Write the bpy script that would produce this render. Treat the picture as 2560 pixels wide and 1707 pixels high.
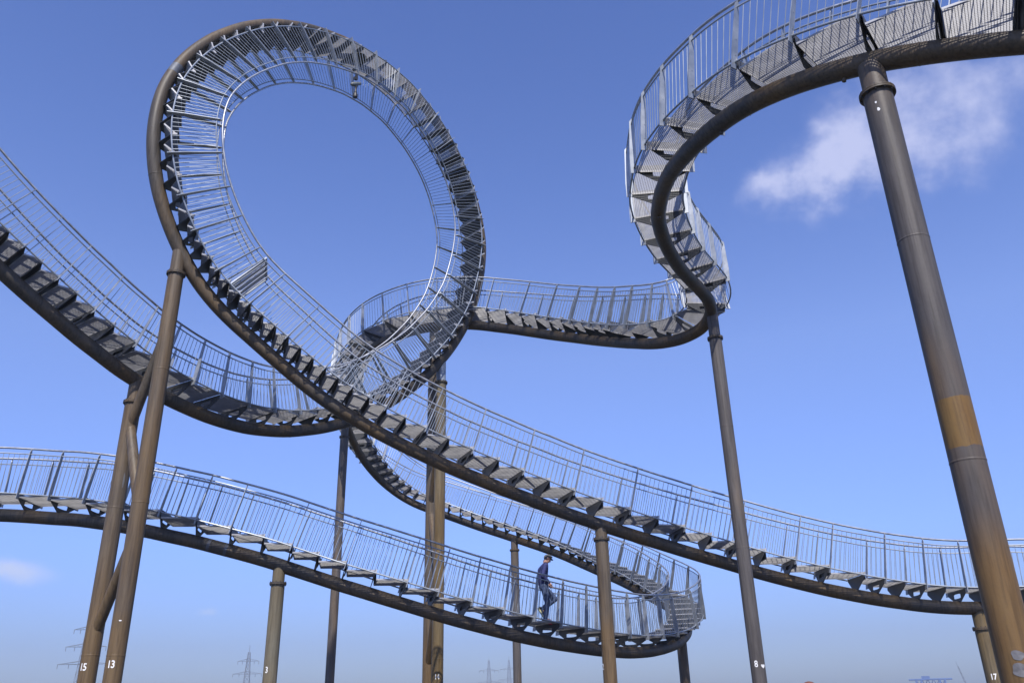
import bpy, bmesh, math, random
from mathutils import Vector, Matrix, noise
random.seed(7)
for o in list(bpy.data.objects): bpy.data.objects.remove(o)
scn = bpy.context.scene
COL = scn.collection
V = Vector
rad = math.radians
SKYTINT = [(0.0, (.35, .44, .71)), (.06, (.43, .50, .83)), (.16, (.67, .76, 1.23)), (.375, (1.04, 1.04, 1.40)), (.55, (.88, .95, 1.38)), (.75, (.74, .84, 1.31)), (.95, (.42, .54, .88))]
CSEED = 3.3
HAZE = .0005
HZ0, HZ1 = -38.0, 62.0
EXPO = .65
SUNE = 3.6
BIG, BIGR, BIGTOP = (5.18, 9.25), .194, 9.75
BANDS, LOWZ = [(4.15, 4.74)], 3.2
F1Z, F2Z = 9.0, 8.88
CL1 = [(-.095, .07, .045, .036, .6, .9), (-.135, .042, .04, .026, .6, .75), (-.06, .09, .055, .04, .4, .6), (-.085, .13, .06, .026, .3, .35), (-.01, .125, .08, .058, .3, .5), (.05, .14, .07, .05, .3, .5), (.09, .17, .05, .035, .2, .35), (.02, .09, .045, .025, .2, .35)]
CL2 = [(.012, .006, .045, .013, -.15, .9), (.212, -.042, .009, .004, 0, .5)]
FIT_D = 38.4
STK_D = 68.0
MAN_D = 64.4
FOOTUP = .02
PYLONS = [(625, 1612, 620, 0, 'lattice power pylon with three crossarms, left of column 3'),
 (1222, 1640, 800, 1, 'pale lattice power pylon, left one of the two right of the twin columns'),
 (1272, 1640, 900, 1, 'pale lattice power pylon beside the thin grey column'),
 (232, 1520, 480, 0, 'lattice power pylon almost hidden behind the braced column pair')]
BAR_D = 25.0
C13X, C13Y = -7.64, 16.62
RING_A, RING_B = 31.7, 73.3

# ------------------------------------------------------------------ camera
PITCH, ROLL = rad(23.31), rad(1.35)
F = V((0, math.cos(PITCH), math.sin(PITCH)))
U0 = V((1, 0, 0)).cross(F)
R = V((1, 0, 0)) * math.cos(ROLL) - U0 * math.sin(ROLL)
U = R.cross(F)
cd = bpy.data.cameras.new('camera')
cd.sensor_width = 36.0
cd.lens = 2060 / 2560 * 36
cd.clip_start = .1
cd.clip_end = 6000
cam = bpy.data.objects.new('camera', cd)
COL.objects.link(cam)
CAM = V((0, 0, 1.65))
cam.matrix_world = Matrix(((R.x, U.x, -F.x, CAM.x), (R.y, U.y, -F.y, CAM.y), (R.z, U.z, -F.z, CAM.z), (0, 0, 0, 1)))
scn.camera = cam

# ------------------------------------------------------------------ sky, sun, exposure
SUN_EL = rad(51)
SUN_AZ = rad(179)            # behind the camera
world = bpy.data.worlds.new('World')
scn.world = world
world.use_nodes = True
wt = world.node_tree
wt.nodes.clear()
def wn(t, **k):
    n = wt.nodes.new(t)
    for a, b in k.items(): setattr(n, a, b)
    return n
def wl(a, b): wt.links.new(a, b)
def wmath(op, a, b=None, clamp=False):
    n = wn('ShaderNodeMath', operation=op); n.use_clamp = clamp
    for i, x in enumerate((a, b)):
        if x is None: continue
        if isinstance(x, (int, float)): n.inputs[i].default_value = x
        else: wl(x, n.inputs[i])
    return n.outputs[0]
sky = wn('ShaderNodeTexSky', sky_type='NISHITA', sun_disc=False, sun_elevation=SUN_EL, sun_rotation=SUN_AZ,
         altitude=60, air_density=1.0, dust_density=0.6, ozone_density=2.2)
grade = wn('ShaderNodeMix', data_type='RGBA', blend_type='MULTIPLY')
grade.inputs['Factor'].default_value = 1
wl(sky.outputs[0], grade.inputs['A'])
tc = wn('ShaderNodeTexCoord')
sepz = wn('ShaderNodeSeparateXYZ'); wl(tc.outputs['Generated'], sepz.inputs[0])
elev = wn('ShaderNodeValToRGB'); wl(sepz.outputs[2], elev.inputs[0])      # clear spring air: hazy lilac at the horizon, deep blue overhead
_e = elev.color_ramp.elements
while len(_e) < len(SKYTINT): _e.new(.5)
for _i, (_p, _c) in enumerate(SKYTINT): _e[_i].position = _p; _e[_i].color = (_c[0] / 2, _c[1] / 2, _c[2] / 2, 1)
dbl = wn('ShaderNodeVectorMath', operation='SCALE'); wl(elev.outputs[0], dbl.inputs[0]); dbl.inputs[3].default_value = 2
wl(dbl.outputs[0], grade.inputs['B'])
cur = grade.outputs['Result']
def cloud(d, right, blobs, scale, dens, seed, lo, hi, col, namp, warp):
    """a cloud in sky direction d: soft blobs (x, y, rx, ry, turn) on the tangent plane times noise"""
    global cur
    d = V(d).normalized(); r = (V(right) - d * V(right).dot(d)).normalized(); u = r.cross(d)
    def dot(v):
        n = wn('ShaderNodeVectorMath', operation='DOT_PRODUCT'); wl(tc.outputs['Generated'], n.inputs[0]); n.inputs[1].default_value = v
        return n.outputs['Value']
    w = wmath('MAXIMUM', dot(d), .05)
    x = wmath('DIVIDE', dot(r), w); y = wmath('DIVIDE', dot(u), w)
    def nz_(sc, z, det=6, rough=.52):
        comb = wn('ShaderNodeCombineXYZ'); wl(x, comb.inputs[0]); wl(y, comb.inputs[1]); comb.inputs[2].default_value = z
        n = wn('ShaderNodeTexNoise'); n.inputs['Scale'].default_value = sc; n.inputs['Detail'].default_value = det; n.inputs['Roughness'].default_value = rough
        wl(comb.outputs[0], n.inputs['Vector']); return wmath('SUBTRACT', n.outputs['Fac'], .5)
    xw = wmath('ADD', x, wmath('MULTIPLY', nz_(scale, seed), warp)); yw = wmath('ADD', y, wmath('MULTIPLY', nz_(scale, seed + 7.7), warp))
    fine = nz_(scale * 1.6, seed + 3.1, 8, .58)
    tot = None
    for (bx, by, rx, ry, a, w_) in blobs:
        dx = wmath('SUBTRACT', xw, bx); dy = wmath('SUBTRACT', yw, by)
        ca, sa = math.cos(a), math.sin(a)
        ex = wmath('ADD', wmath('MULTIPLY', dx, ca / rx), wmath('MULTIPLY', dy, sa / rx))
        ey = wmath('ADD', wmath('MULTIPLY', dx, -sa / ry), wmath('MULTIPLY', dy, ca / ry))
        q = wmath('ADD', wmath('MULTIPLY', ex, ex), wmath('MULTIPLY', ey, ey))
        g = wmath('MULTIPLY', wmath('POWER', 2.718, wmath('MULTIPLY', q, -1.0)), w_)
        tot = g if tot is None else wmath('ADD', tot, g)
    front = wmath('GREATER_THAN', dot(d), .2)
    k = wmath('MULTIPLY', tot, wmath('ADD', wmath('MULTIPLY', fine, namp), 1.0))
    mr = wn('ShaderNodeMapRange', interpolation_type='SMOOTHSTEP'); wl(k, mr.inputs[0])
    mr.inputs[1].default_value = lo; mr.inputs[2].default_value = hi; mr.inputs[4].default_value = dens
    fac = wmath('MULTIPLY', mr.outputs[0], front)
    m = wn('ShaderNodeMix', data_type='RGBA'); wl(fac, m.inputs['Factor']); wl(cur, m.inputs['A']); m.inputs['B'].default_value = col
    cur = m.outputs['Result']
CLOUDCOL = (3.75, 4.05, 5.9, 1)
cloud((.44, .77, .45), (1, 0, 0), CL1, 12.5, .9, CSEED, .06, 1.5, CLOUDCOL, 2.2, .13)
cloud((-.52, .83, .12), (1, 0, 0), CL2, 30.0, .75, 8.3, .12, 1.0, (4.2, 4.6, 6.1, 1), 1.0, .02)
bg = wn('ShaderNodeBackground'); bg.inputs['Strength'].default_value = .1
wl(cur, bg.inputs['Color'])
wo = wn('ShaderNodeOutputWorld'); wl(bg.outputs[0], wo.inputs['Surface'])
sd = bpy.data.lights.new('sun', 'SUN')
sd.energy = SUNE; sd.angle = rad(.53); sd.color = (1, .95, .88)
sun = bpy.data.objects.new('sun', sd); COL.objects.link(sun)
sun.location = (0, -30, 60)
sun.rotation_euler = (V((math.sin(SUN_AZ) * math.cos(SUN_EL), math.cos(SUN_AZ) * math.cos(SUN_EL), math.sin(SUN_EL)))).to_track_quat('Z', 'Y').to_euler()
scn.view_settings.view_transform = 'Standard'
scn.view_settings.look = 'None'
scn.view_settings.exposure = EXPO
scn.view_settings.gamma = 1
scn.render.film_transparent = False
scn.cycles.max_bounces = 8
# points along the centre line of each carrying tube, metres (x right, y ahead, z up)
PATHS = {'loop': [(15.88,20.33,2.98),(15.31,20.51,3.05),(14.74,20.69,3.11),(14.16,20.85,3.18),(13.58,20.98,3.26),(13.00,21.09,3.34),
 (12.41,21.19,3.39),(11.82,21.27,3.40),(11.22,21.34,3.41),(10.63,21.38,3.44),(10.03,21.40,3.50),(9.44,21.41,3.59),
 (8.85,21.41,3.69),(8.26,21.40,3.81),(7.68,21.40,3.94),(7.10,21.40,4.09),(6.52,21.40,4.25),(5.94,21.39,4.42),
 (5.37,21.38,4.60),(4.80,21.34,4.77),(4.23,21.28,4.94),(3.66,21.18,5.11),(3.10,21.06,5.27),(2.54,20.91,5.43),
 (1.98,20.75,5.59),(1.43,20.57,5.75),(0.89,20.39,5.92),(0.35,20.18,6.10),(-0.18,19.98,6.27),(-0.71,19.75,6.45),
 (-1.24,19.53,6.63),(-1.76,19.30,6.82),(-2.28,19.08,7.03),(-2.79,18.87,7.25),(-3.30,18.66,7.49),(-3.80,18.46,7.76),
 (-4.29,18.27,8.04),(-4.75,18.08,8.36),(-5.20,17.88,8.71),(-5.64,17.68,9.07),(-6.07,17.48,9.43),(-6.50,17.29,9.80),
 (-6.90,17.09,10.20),(-7.25,16.89,10.64),(-7.54,16.69,11.12),(-7.79,16.50,11.63),(-8.00,16.32,12.16),(-8.17,16.16,12.71),
 (-8.29,16.04,13.28),(-8.37,15.96,13.87),(-8.41,15.94,14.46),(-8.41,15.97,15.06),(-8.36,16.04,15.64),(-8.25,16.17,16.22),
 (-8.10,16.34,16.77),(-7.92,16.55,17.29),(-7.71,16.80,17.80),(-7.48,17.08,18.27),(-7.23,17.38,18.72),(-6.95,17.71,19.13),
 (-6.65,18.07,19.51),(-6.34,18.46,19.84),(-6.02,18.87,20.14),(-5.68,19.29,20.38),(-5.33,19.73,20.58),(-4.97,20.18,20.74),
 (-4.61,20.65,20.84),(-4.24,21.12,20.89),(-3.88,21.59,20.87),(-3.51,22.05,20.79),(-3.16,22.51,20.64),(-2.82,22.95,20.42),
 (-2.49,23.36,20.14),(-2.19,23.75,19.81),(-1.91,24.10,19.42),(-1.66,24.43,18.98),(-1.45,24.71,18.50),(-1.28,24.95,17.99),
 (-1.14,25.15,17.44),(-1.04,25.29,16.87),(-0.99,25.37,16.29),(-1.01,25.40,15.69),(-1.07,25.37,15.10),(-1.17,25.31,14.51),
 (-1.29,25.20,13.94),(-1.44,25.05,13.38),(-1.64,24.88,12.84),(-1.87,24.69,12.32),(-2.12,24.48,11.83),(-2.41,24.24,11.35),
 (-2.71,24.00,10.90),(-3.04,23.73,10.48),(-3.39,23.45,10.08),(-3.76,23.16,9.71),(-4.14,22.84,9.37),(-4.52,22.50,9.06),
 (-4.90,22.13,8.79),(-5.28,21.73,8.56),(-5.65,21.30,8.37),(-6.02,20.86,8.21),(-6.38,20.39,8.10),(-6.74,19.92,8.03),
 (-7.08,19.43,8.01),(-7.42,18.93,8.03),(-7.74,18.43,8.09),(-8.06,17.93,8.18),(-8.37,17.44,8.31),(-8.68,16.95,8.47),
 (-8.98,16.48,8.68),(-9.29,16.02,8.91),(-9.60,15.58,9.17),(-9.92,15.15,9.44),(-10.24,14.73,9.73),(-10.57,14.34,10.04),
 (-10.90,13.97,10.37),(-11.23,13.62,10.73),(-11.55,13.28,11.11),(-11.86,12.96,11.51),(-12.18,12.65,11.91)],
'wind': [(8.18,7.57,8.61),(7.69,7.81,8.85),(7.19,8.06,9.07),(6.69,8.32,9.27),(6.19,8.60,9.46),(5.70,8.89,9.63),
 (5.23,9.23,9.81),(4.79,9.60,9.96),(4.38,10.01,10.10),(4.02,10.47,10.23),(3.72,10.97,10.34),(3.48,11.51,10.43),
 (3.29,12.08,10.53),(3.17,12.65,10.64),(3.10,13.24,10.76),(3.08,13.83,10.85),(3.10,14.42,10.90),(3.16,15.02,10.92),
 (3.31,15.60,10.90),(3.52,16.16,10.85),(3.77,16.70,10.80),(4.05,17.23,10.78),(4.36,17.74,10.78),(4.68,18.25,10.78),
 (4.98,18.77,10.75),(5.15,19.31,10.63),(5.01,19.82,10.46),(4.61,20.23,10.36),(4.17,20.62,10.40),(3.81,21.07,10.56),
 (3.52,21.54,10.78),(3.26,22.03,11.01),(2.99,22.51,11.25),(2.69,22.97,11.49),(2.35,23.40,11.73),(1.97,23.80,11.97),
 (1.53,24.14,12.19),(1.06,24.45,12.41),(0.57,24.71,12.62),(0.05,24.94,12.82),(-0.49,25.13,12.99),(-1.05,25.27,13.14),
 (-1.63,25.39,13.24),(-2.22,25.50,13.28),(-2.81,25.60,13.27),(-3.39,25.74,13.21),(-3.94,25.95,13.13),(-4.45,26.25,13.06),
 (-4.90,26.64,12.99),(-5.28,27.10,12.93),(-5.60,27.60,12.86),(-5.86,28.13,12.77),(-6.09,28.68,12.67),(-6.28,29.24,12.58),
 (-6.44,29.81,12.48),(-6.58,30.38,12.37),(-6.70,30.96,12.25),(-6.78,31.54,12.13),(-6.82,32.12,11.99),(-6.82,32.70,11.84),
 (-6.78,33.27,11.67),(-6.70,33.83,11.48),(-6.58,34.38,11.26),(-6.41,34.90,11.02),(-6.17,35.39,10.76),(-5.86,35.81,10.48),
 (-5.48,36.17,10.20),(-5.03,36.45,9.92),(-4.53,36.65,9.67),(-3.98,36.75,9.45),(-3.42,36.79,9.25),(-2.86,36.78,9.04),
 (-2.30,36.74,8.82),(-1.75,36.65,8.60),(-1.20,36.53,8.38),(-0.67,36.37,8.17),(-0.13,36.20,7.95),(0.39,36.00,7.73),
 (0.91,35.79,7.51),(1.41,35.56,7.28),(1.89,35.30,7.04),(2.35,35.01,6.78),(2.78,34.68,6.52),(3.18,34.32,6.27),
 (3.56,33.92,6.02),(3.92,33.51,5.78),(4.26,33.08,5.53),(4.58,32.65,5.27),(4.88,32.20,5.01),(5.14,31.71,4.77),
 (5.35,31.20,4.55),(5.52,30.67,4.33),(5.63,30.12,4.12),(5.68,29.57,3.89),(5.62,29.02,3.65),(5.47,28.49,3.42),
 (5.22,27.98,3.23),(4.93,27.48,3.07),(4.61,27.00,2.96),(4.26,26.52,2.87),(3.89,26.05,2.80),(3.50,25.59,2.76),
 (3.10,25.14,2.74),(2.70,24.70,2.75),(2.28,24.27,2.77),(1.84,23.86,2.81),(1.39,23.47,2.86),(0.92,23.10,2.92),
 (0.44,22.75,3.00),(-0.05,22.42,3.09),(-0.56,22.12,3.20),(-1.07,21.84,3.32),(-1.60,21.59,3.45),(-2.14,21.38,3.60),
 (-2.69,21.19,3.76),(-3.24,21.02,3.92),(-3.80,20.89,4.09),(-4.37,20.77,4.26),(-4.93,20.68,4.44),(-5.49,20.57,4.62),
 (-6.05,20.45,4.80),(-6.62,20.34,4.96),(-7.19,20.25,5.11),(-7.77,20.17,5.26),(-8.35,20.11,5.39),(-8.93,20.05,5.52),
 (-9.52,20.00,5.64),(-10.11,19.98,5.74),(-10.70,20.02,5.83),(-11.29,20.08,5.89),(-11.89,20.10,5.95),(-12.49,20.06,5.99),
 (-13.08,19.97,6.00),(-13.67,19.85,6.00),(-14.25,19.71,5.98),(-14.83,19.57,5.94),(-15.41,19.43,5.91)]}

# ------------------------------------------------------------------ helpers
def link(o, parent=None):
    COL.objects.link(o)
    if parent is not None:
        o.parent = parent
    return o
def thing(name, label, cat, loc, group=None, kind=None):
    o = bpy.data.objects.new(name, None); COL.objects.link(o)
    o.empty_display_size = .3
    o.location = loc; o['label'] = label; o['category'] = cat
    if group: o['group'] = group
    return o
def root_of(o):
    p = V((0, 0, 0))
    while o is not None:
        p += o.location; o = o.parent
    return p
class MB:
    def __init__(s): s.v = []; s.f = []; s.sm = []
    def add(s, vs, fs, smooth=False):
        b = len(s.v); s.v += [V(x) for x in vs]; s.f += [tuple(i + b for i in q) for q in fs]; s.sm += [smooth] * len(fs)
    def box(s, c, ax, ay, az, hx, hy, hz):
        c = V(c); vs = []
        for i in (-1, 1):
            for j in (-1, 1):
                for k in (-1, 1): vs.append(c + ax * hx * i + ay * hy * j + az * hz * k)
        s.add(vs, [(0, 1, 3, 2), (4, 6, 7, 5), (0, 4, 5, 1), (2, 3, 7, 6), (0, 2, 6, 4), (1, 5, 7, 3)])
    def bar(s, a, b, side, w, h):
        """flat bar from a to b; side = width direction"""
        a = V(a); b = V(b); t = (b - a); L = t.length
        if L < 1e-5: return
        t /= L; side = (side - t * side.dot(t)).normalized(); n = t.cross(side)
        s.box((a + b) / 2, t, side, n, L / 2, w / 2, h / 2)
    def tube(s, pts, rr, n=8, cap=True, ref=V((0, 0, 1))):
        pts = [V(p) for p in pts]; m = len(pts)
        if not hasattr(rr, '__len__'): rr = [rr] * m
        vs = []; X = None
        for i, p in enumerate(pts):
            t = (pts[min(i + 1, m - 1)] - pts[max(i - 1, 0)]).normalized()
            if X is None:
                X = ref - t * ref.dot(t)
                if X.length < .05: X = V((1, 0, 0)) - t * t.x
                X.normalize()
            else:
                X = (X - t * X.dot(t)).normalized()
            Y = t.cross(X)
            for k in range(n):
                a = 2 * math.pi * k / n; vs.append(p + (X * math.cos(a) + Y * math.sin(a)) * rr[i])
        fs = []
        for i in range(m - 1):
            for k in range(n):
                fs.append((i * n + k, i * n + (k + 1) % n, (i + 1) * n + (k + 1) % n, (i + 1) * n + k))
        s.add(vs, fs, n > 5)
        if cap:
            s.add(vs[:n], [tuple(range(n))[::-1]]); s.add(vs[-n:], [tuple(range(n))])
    def lathe(s, c, prof, n=24):
        c = V(c); vs = []; m = len(prof)
        for (r, z) in prof:
            for k in range(n):
                a = 2 * math.pi * k / n; vs.append(c + V((r * math.cos(a), r * math.sin(a), z)))
        fs = [(i * n + k, i * n + (k + 1) % n, (i + 1) * n + (k + 1) % n, (i + 1) * n + k) for i in range(m - 1) for k in range(n)]
        s.add(vs, fs, True)
        s.add(vs[:n], [tuple(range(n))[::-1]]); s.add(vs[-n:], [tuple(range(n))])
    def build(s, name, mat, parent=None, label=None, kind=None, sharp=40):
        me = bpy.data.meshes.new(name)
        org = root_of(parent) if parent is not None else V((0, 0, 0))
        me.from_pydata([tuple(v - org) for v in s.v], [], s.f)
        me.polygons.foreach_set('use_smooth', s.sm)
        me.update()
        if any(s.sm):
            bm = bmesh.new(); bm.from_mesh(me)
            for e in bm.edges:
                if len(e.link_faces) == 2 and e.calc_face_angle(0) > rad(sharp): e.smooth = False
            bm.to_mesh(me); bm.free()
        me.materials.append(mat)
        o = bpy.data.objects.new(name, me); link(o, parent)
        if label: o['label'] = label
        if kind: o['kind'] = kind
        return o

# ------------------------------------------------------------------ materials
def newmat(name):
    m = bpy.data.materials.new(name); m.use_nodes = True; nt = m.node_tree
    return m, nt, nt.nodes['Principled BSDF']
def nnoise(nt, vec, scale, detail=5, rough=.55):
    n = nt.nodes.new('ShaderNodeTexNoise'); n.inputs['Scale'].default_value = scale
    n.inputs['Detail'].default_value = detail; n.inputs['Roughness'].default_value = rough
    nt.links.new(vec, n.inputs['Vector']); return n
def nramp(nt, fac, stops):
    n = nt.nodes.new('ShaderNodeValToRGB'); e = n.color_ramp.elements
    while len(e) < len(stops): e.new(.5)
    for i, (p, c) in enumerate(stops): e[i].position = p; e[i].color = (*c, 1) if len(c) == 3 else c
    nt.links.new(fac, n.inputs[0]); return n
def nmath(nt, op, a, b=0.0):
    n = nt.nodes.new('ShaderNodeMath'); n.operation = op
    for i, x in enumerate((a, b)):
        if isinstance(x, (int, float)): n.inputs[i].default_value = x
        else: nt.links.new(x, n.inputs[i])
    return n.outputs[0]
def nmix(nt, f, a, b):
    n = nt.nodes.new('ShaderNodeMix'); n.data_type = 'RGBA'
    for i, x in (('Factor', f), ('A', a), ('B', b)):
        if isinstance(x, (int, float)): n.inputs[i].default_value = x
        elif isinstance(x, tuple): n.inputs[i].default_value = (*x, 1)
        else: nt.links.new(x, n.inputs[i])
    return n.outputs['Result']
def geo(nt):
    g = nt.nodes.new('ShaderNodeNewGeometry'); return g.outputs['Position']
def steel(name, c0, c1, metal, r0, r1, scale=5.0, bump=0.0):
    m, nt, b = newmat(name); pos = geo(nt)
    n = nnoise(nt, pos, scale, 6, .6)
    rp = nramp(nt, n.outputs['Fac'], [(.32, c0), (.68, c1)]); nt.links.new(rp.outputs[0], b.inputs['Base Color'])
    b.inputs['Metallic'].default_value = metal
    mr = nt.nodes.new('ShaderNodeMapRange'); nt.links.new(n.outputs['Fac'], mr.inputs[0])
    mr.inputs[1].default_value = .3; mr.inputs[2].default_value = .7; mr.inputs[3].default_value = r0; mr.inputs[4].default_value = r1
    nt.links.new(mr.outputs[0], b.inputs['Roughness'])
    return m
M_GALV = steel('galvanised_steel', (.24, .265, .30), (.38, .405, .44), .5, .42, .6, 4)
M_BAR = steel('galvanised_bars', (.24, .27, .31), (.36, .39, .43), .5, .4, .55, 3)
M_RAIL = steel('bright_handrail', (.30, .31, .335), (.44, .45, .47), .75, .38, .6, 9)
M_GRATE = steel('grating_steel', (.3, .3, .315), (.45, .45, .465), .2, .5, .65, 4)
M_BRKT = steel('shaded_bracket_steel', (.04, .044, .052), (.075, .08, .09), .12, .5, .68, 3)  # galvanised plates, base colour darkened to hold the shade under the deck
M_DARK = steel('dark_fitting', (.02, .02, .022), (.04, .04, .042), .2, .4, .6, 5)
def tube_mat(name, g0, g1, rust0, rust1, amount, bands=None, low=None):
    """brown weathering coat; rust spreads in soft patches, bands = (z0, z1) rings of ochre, low = height below which ochre takes over"""
    m, nt, b = newmat(name); pos = geo(nt)
    mp = nt.nodes.new('ShaderNodeMapping'); mp.inputs['Scale'].default_value = (1, 1, .22); nt.links.new(pos, mp.inputs['Vector'])
    n1 = nnoise(nt, mp.outputs[0], 3.2, 6, .62); n2 = nnoise(nt, mp.outputs[0], 1.1, 4, .5); n3 = nnoise(nt, pos, 28, 3, .6)
    basec = nramp(nt, n1.outputs['Fac'], [(.3, g0), (.7, g1)]).outputs[0]
    rustc = nramp(nt, n1.outputs['Fac'], [(.3, rust0), (.7, rust1)]).outputs[0]
    mask = nramp(nt, n2.outputs['Fac'], [(.5 - amount * .25, (0, 0, 0)), (.85 - amount * .3, (1, 1, 1))]).outputs[0]
    sep = nt.nodes.new('ShaderNodeSeparateXYZ'); nt.links.new(pos, sep.inputs[0])
    z = nmath(nt, 'ADD', sep.outputs[2], nmath(nt, 'MULTIPLY', nmath(nt, 'SUBTRACT', n1.outputs['Fac'], .5), .28))
    if low is not None:
        lo = nt.nodes.new('ShaderNodeMapRange'); lo.interpolation_type = 'SMOOTHSTEP'; nt.links.new(z, lo.inputs[0])
        lo.inputs[1].default_value = low + .45; lo.inputs[2].default_value = low - .5
        mask = nmath(nt, 'MAXIMUM', mask, nmath(nt, 'MULTIPLY', lo.outputs[0], .85))
    if bands:
        for (a, c) in bands:
            zz = nmath(nt, 'ADD', sep.outputs[2], nmath(nt, 'MULTIPLY', nmath(nt, 'SUBTRACT', n1.outputs['Fac'], .5), .13))
            k = nmath(nt, 'MULTIPLY', nmath(nt, 'GREATER_THAN', zz, a), nmath(nt, 'LESS_THAN', zz, c))
            mask = nmath(nt, 'MAXIMUM', mask, k)
    col = nmix(nt, mask, basec, rustc)
    mp2 = nt.nodes.new('ShaderNodeMapping'); mp2.inputs['Scale'].default_value = (1, 1, .05); nt.links.new(pos, mp2.inputs['Vector'])
    n4 = nnoise(nt, mp2.outputs[0], 22, 5, .65)          # runs and streaks
    stk = nramp(nt, n4.outputs['Fac'], [(.38, (.62, .6, .58)), (.52, (1, 1, 1)), (.72, (1.22, 1.2, 1.16))]).outputs[0]
    mm = nt.nodes.new('ShaderNodeMix'); mm.data_type = 'RGBA'; mm.blend_type = 'MULTIPLY'; mm.inputs['Factor'].default_value = .8
    nt.links.new(col, mm.inputs['A']); nt.links.new(stk, mm.inputs['B']); col = mm.outputs['Result']
    col = nmix(nt, nmath(nt, 'MULTIPLY', n3.outputs['Fac'], .25), col, (.05, .045, .04))
    nt.links.new(col, b.inputs['Base Color'])
    rr = nmath(nt, 'ADD', nmath(nt, 'MULTIPLY', n1.outputs['Fac'], .3), .38)
    nt.links.new(rr, b.inputs['Roughness']); b.inputs['Specular IOR Level'].default_value = .3
    bp = nt.nodes.new('ShaderNodeBump'); bp.inputs['Strength'].default_value = .15; bp.inputs['Distance'].default_value = .01
    nt.links.new(n3.outputs['Fac'], bp.inputs['Height']); nt.links.new(bp.outputs[0], b.inputs['Normal'])
    return m
G0, G1 = (.085, .076, .072), (.12, .107, .101)
R0, R1 = (.13, .08, .033), (.18, .115, .05)
M_TUBE = tube_mat('brown_tube', (.055, .048, .041), (.095, .08, .064), R0, R1, .35)
M_COLA = tube_mat('brown_column', (.08, .068, .056), (.118, .1, .08), R0, R1, .45, low=3.4)
M_COLB = tube_mat('grey_column', G0, G1, R0, R1, .1)
M_COLC = tube_mat('ochre_column', (.07, .062, .058), (.105, .093, .087), (.16, .085, .022), (.21, .125, .038), .2, bands=BANDS, low=LOWZ)
M_COLD = tube_mat('rusty_column', (.13, .115, .08), (.2, .18, .13), (.11, .075, .03), (.2, .13, .05), .8, low=2.0)
M_PRIM = steel('primer_patch', (.2, .23, .27), (.3, .33, .38), .2, .45, .6, 6)
M_BAND = steel('blue_grey_primer', (.07, .08, .1), (.11, .12, .145), .1, .5, .65, 9)
M_PAINT, _nt, _b = newmat('white_number_paint'); _n = nnoise(_nt, geo(_nt), 40, 4)
_nt.links.new(nramp(_nt, _n.outputs['Fac'], [(.25, (.45, .44, .42)), (.5, (.82, .81, .79))]).outputs[0], _b.inputs['Base Color']); _b.inputs['Roughness'].default_value = .6
def plain(name, c, rough=.7, metal=0, var=.25, scale=12):
    m, nt, b = newmat(name); n = nnoise(nt, geo(nt), scale, 4)
    lo = tuple(x * (1 - var) for x in c); hi = tuple(min(1, x * (1 + var)) for x in c)
    nt.links.new(nramp(nt, n.outputs['Fac'], [(.3, lo), (.7, hi)]).outputs[0], b.inputs['Base Color'])
    b.inputs['Roughness'].default_value = rough; b.inputs['Metallic'].default_value = metal
    return m

# ------------------------------------------------------------------ ground: a hilltop falling away to the plain
def ground():
    m, nt, b = newmat('gravel_and_grass'); pos = geo(nt)
    n1 = nnoise(nt, pos, .09, 5); n2 = nnoise(nt, pos, 9, 6, .7); n3 = nnoise(nt, pos, .9, 4)
    grav = nramp(nt, n2.outputs['Fac'], [(.3, (.03, .029, .026)), (.7, (.06, .057, .05))]).outputs[0]
    gras = nramp(nt, n2.outputs['Fac'], [(.3, (.02, .035, .01)), (.7, (.05, .065, .02))]).outputs[0]
    sep = nt.nodes.new('ShaderNodeVectorMath'); sep.operation = 'DISTANCE'; nt.links.new(pos, sep.inputs[0]); sep.inputs[1].default_value = (0, 18, 0)
    mr = nt.nodes.new('ShaderNodeMapRange'); nt.links.new(nmath(nt, 'ADD', sep.outputs['Value'], nmath(nt, 'MULTIPLY', n3.outputs['Fac'], 6)), mr.inputs[0])
    mr.inputs[1].default_value = 34; mr.inputs[2].default_value = 37
    nt.links.new(nmix(nt, mr.outputs[0], grav, gras), b.inputs['Base Color']); b.inputs['Roughness'].default_value = .95
    g = MB(); rings = [0, 6, 12, 20, 28, 36, 44, 50, 58, 70, 85, 105, 130, 160, 220, 320, 480, 700, 1000]; n = 72
    vs = [V((0, 18, 0))]
    for r in rings[1:]:
        for k in range(n):
            a = 2 * math.pi * k / n; x, y = r * math.cos(a), 18 + r * math.sin(a)
            t = min(max((r - 44) / 116, 0), 1); z = -34 * (t * t * (3 - 2 * t))
            z += noise.noise(V((x * .02, y * .02, 0))) * (2.2 if r > 105 else (.5 if r > 50 else 0))
            vs.append(V((x, y, z)))
    fs = [(0, 1 + k, 1 + (k + 1) % n) for k in range(n)]
    for i in range(len(rings) - 2):
        for k in range(n): fs.append((1 + i * n + k, 1 + (i + 1) * n + k, 1 + (i + 1) * n + (k + 1) % n, 1 + i * n + (k + 1) % n))
    g.add(vs, fs, True); o = g.build('ground', m); o['kind'] = 'structure'
ground()

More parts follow.
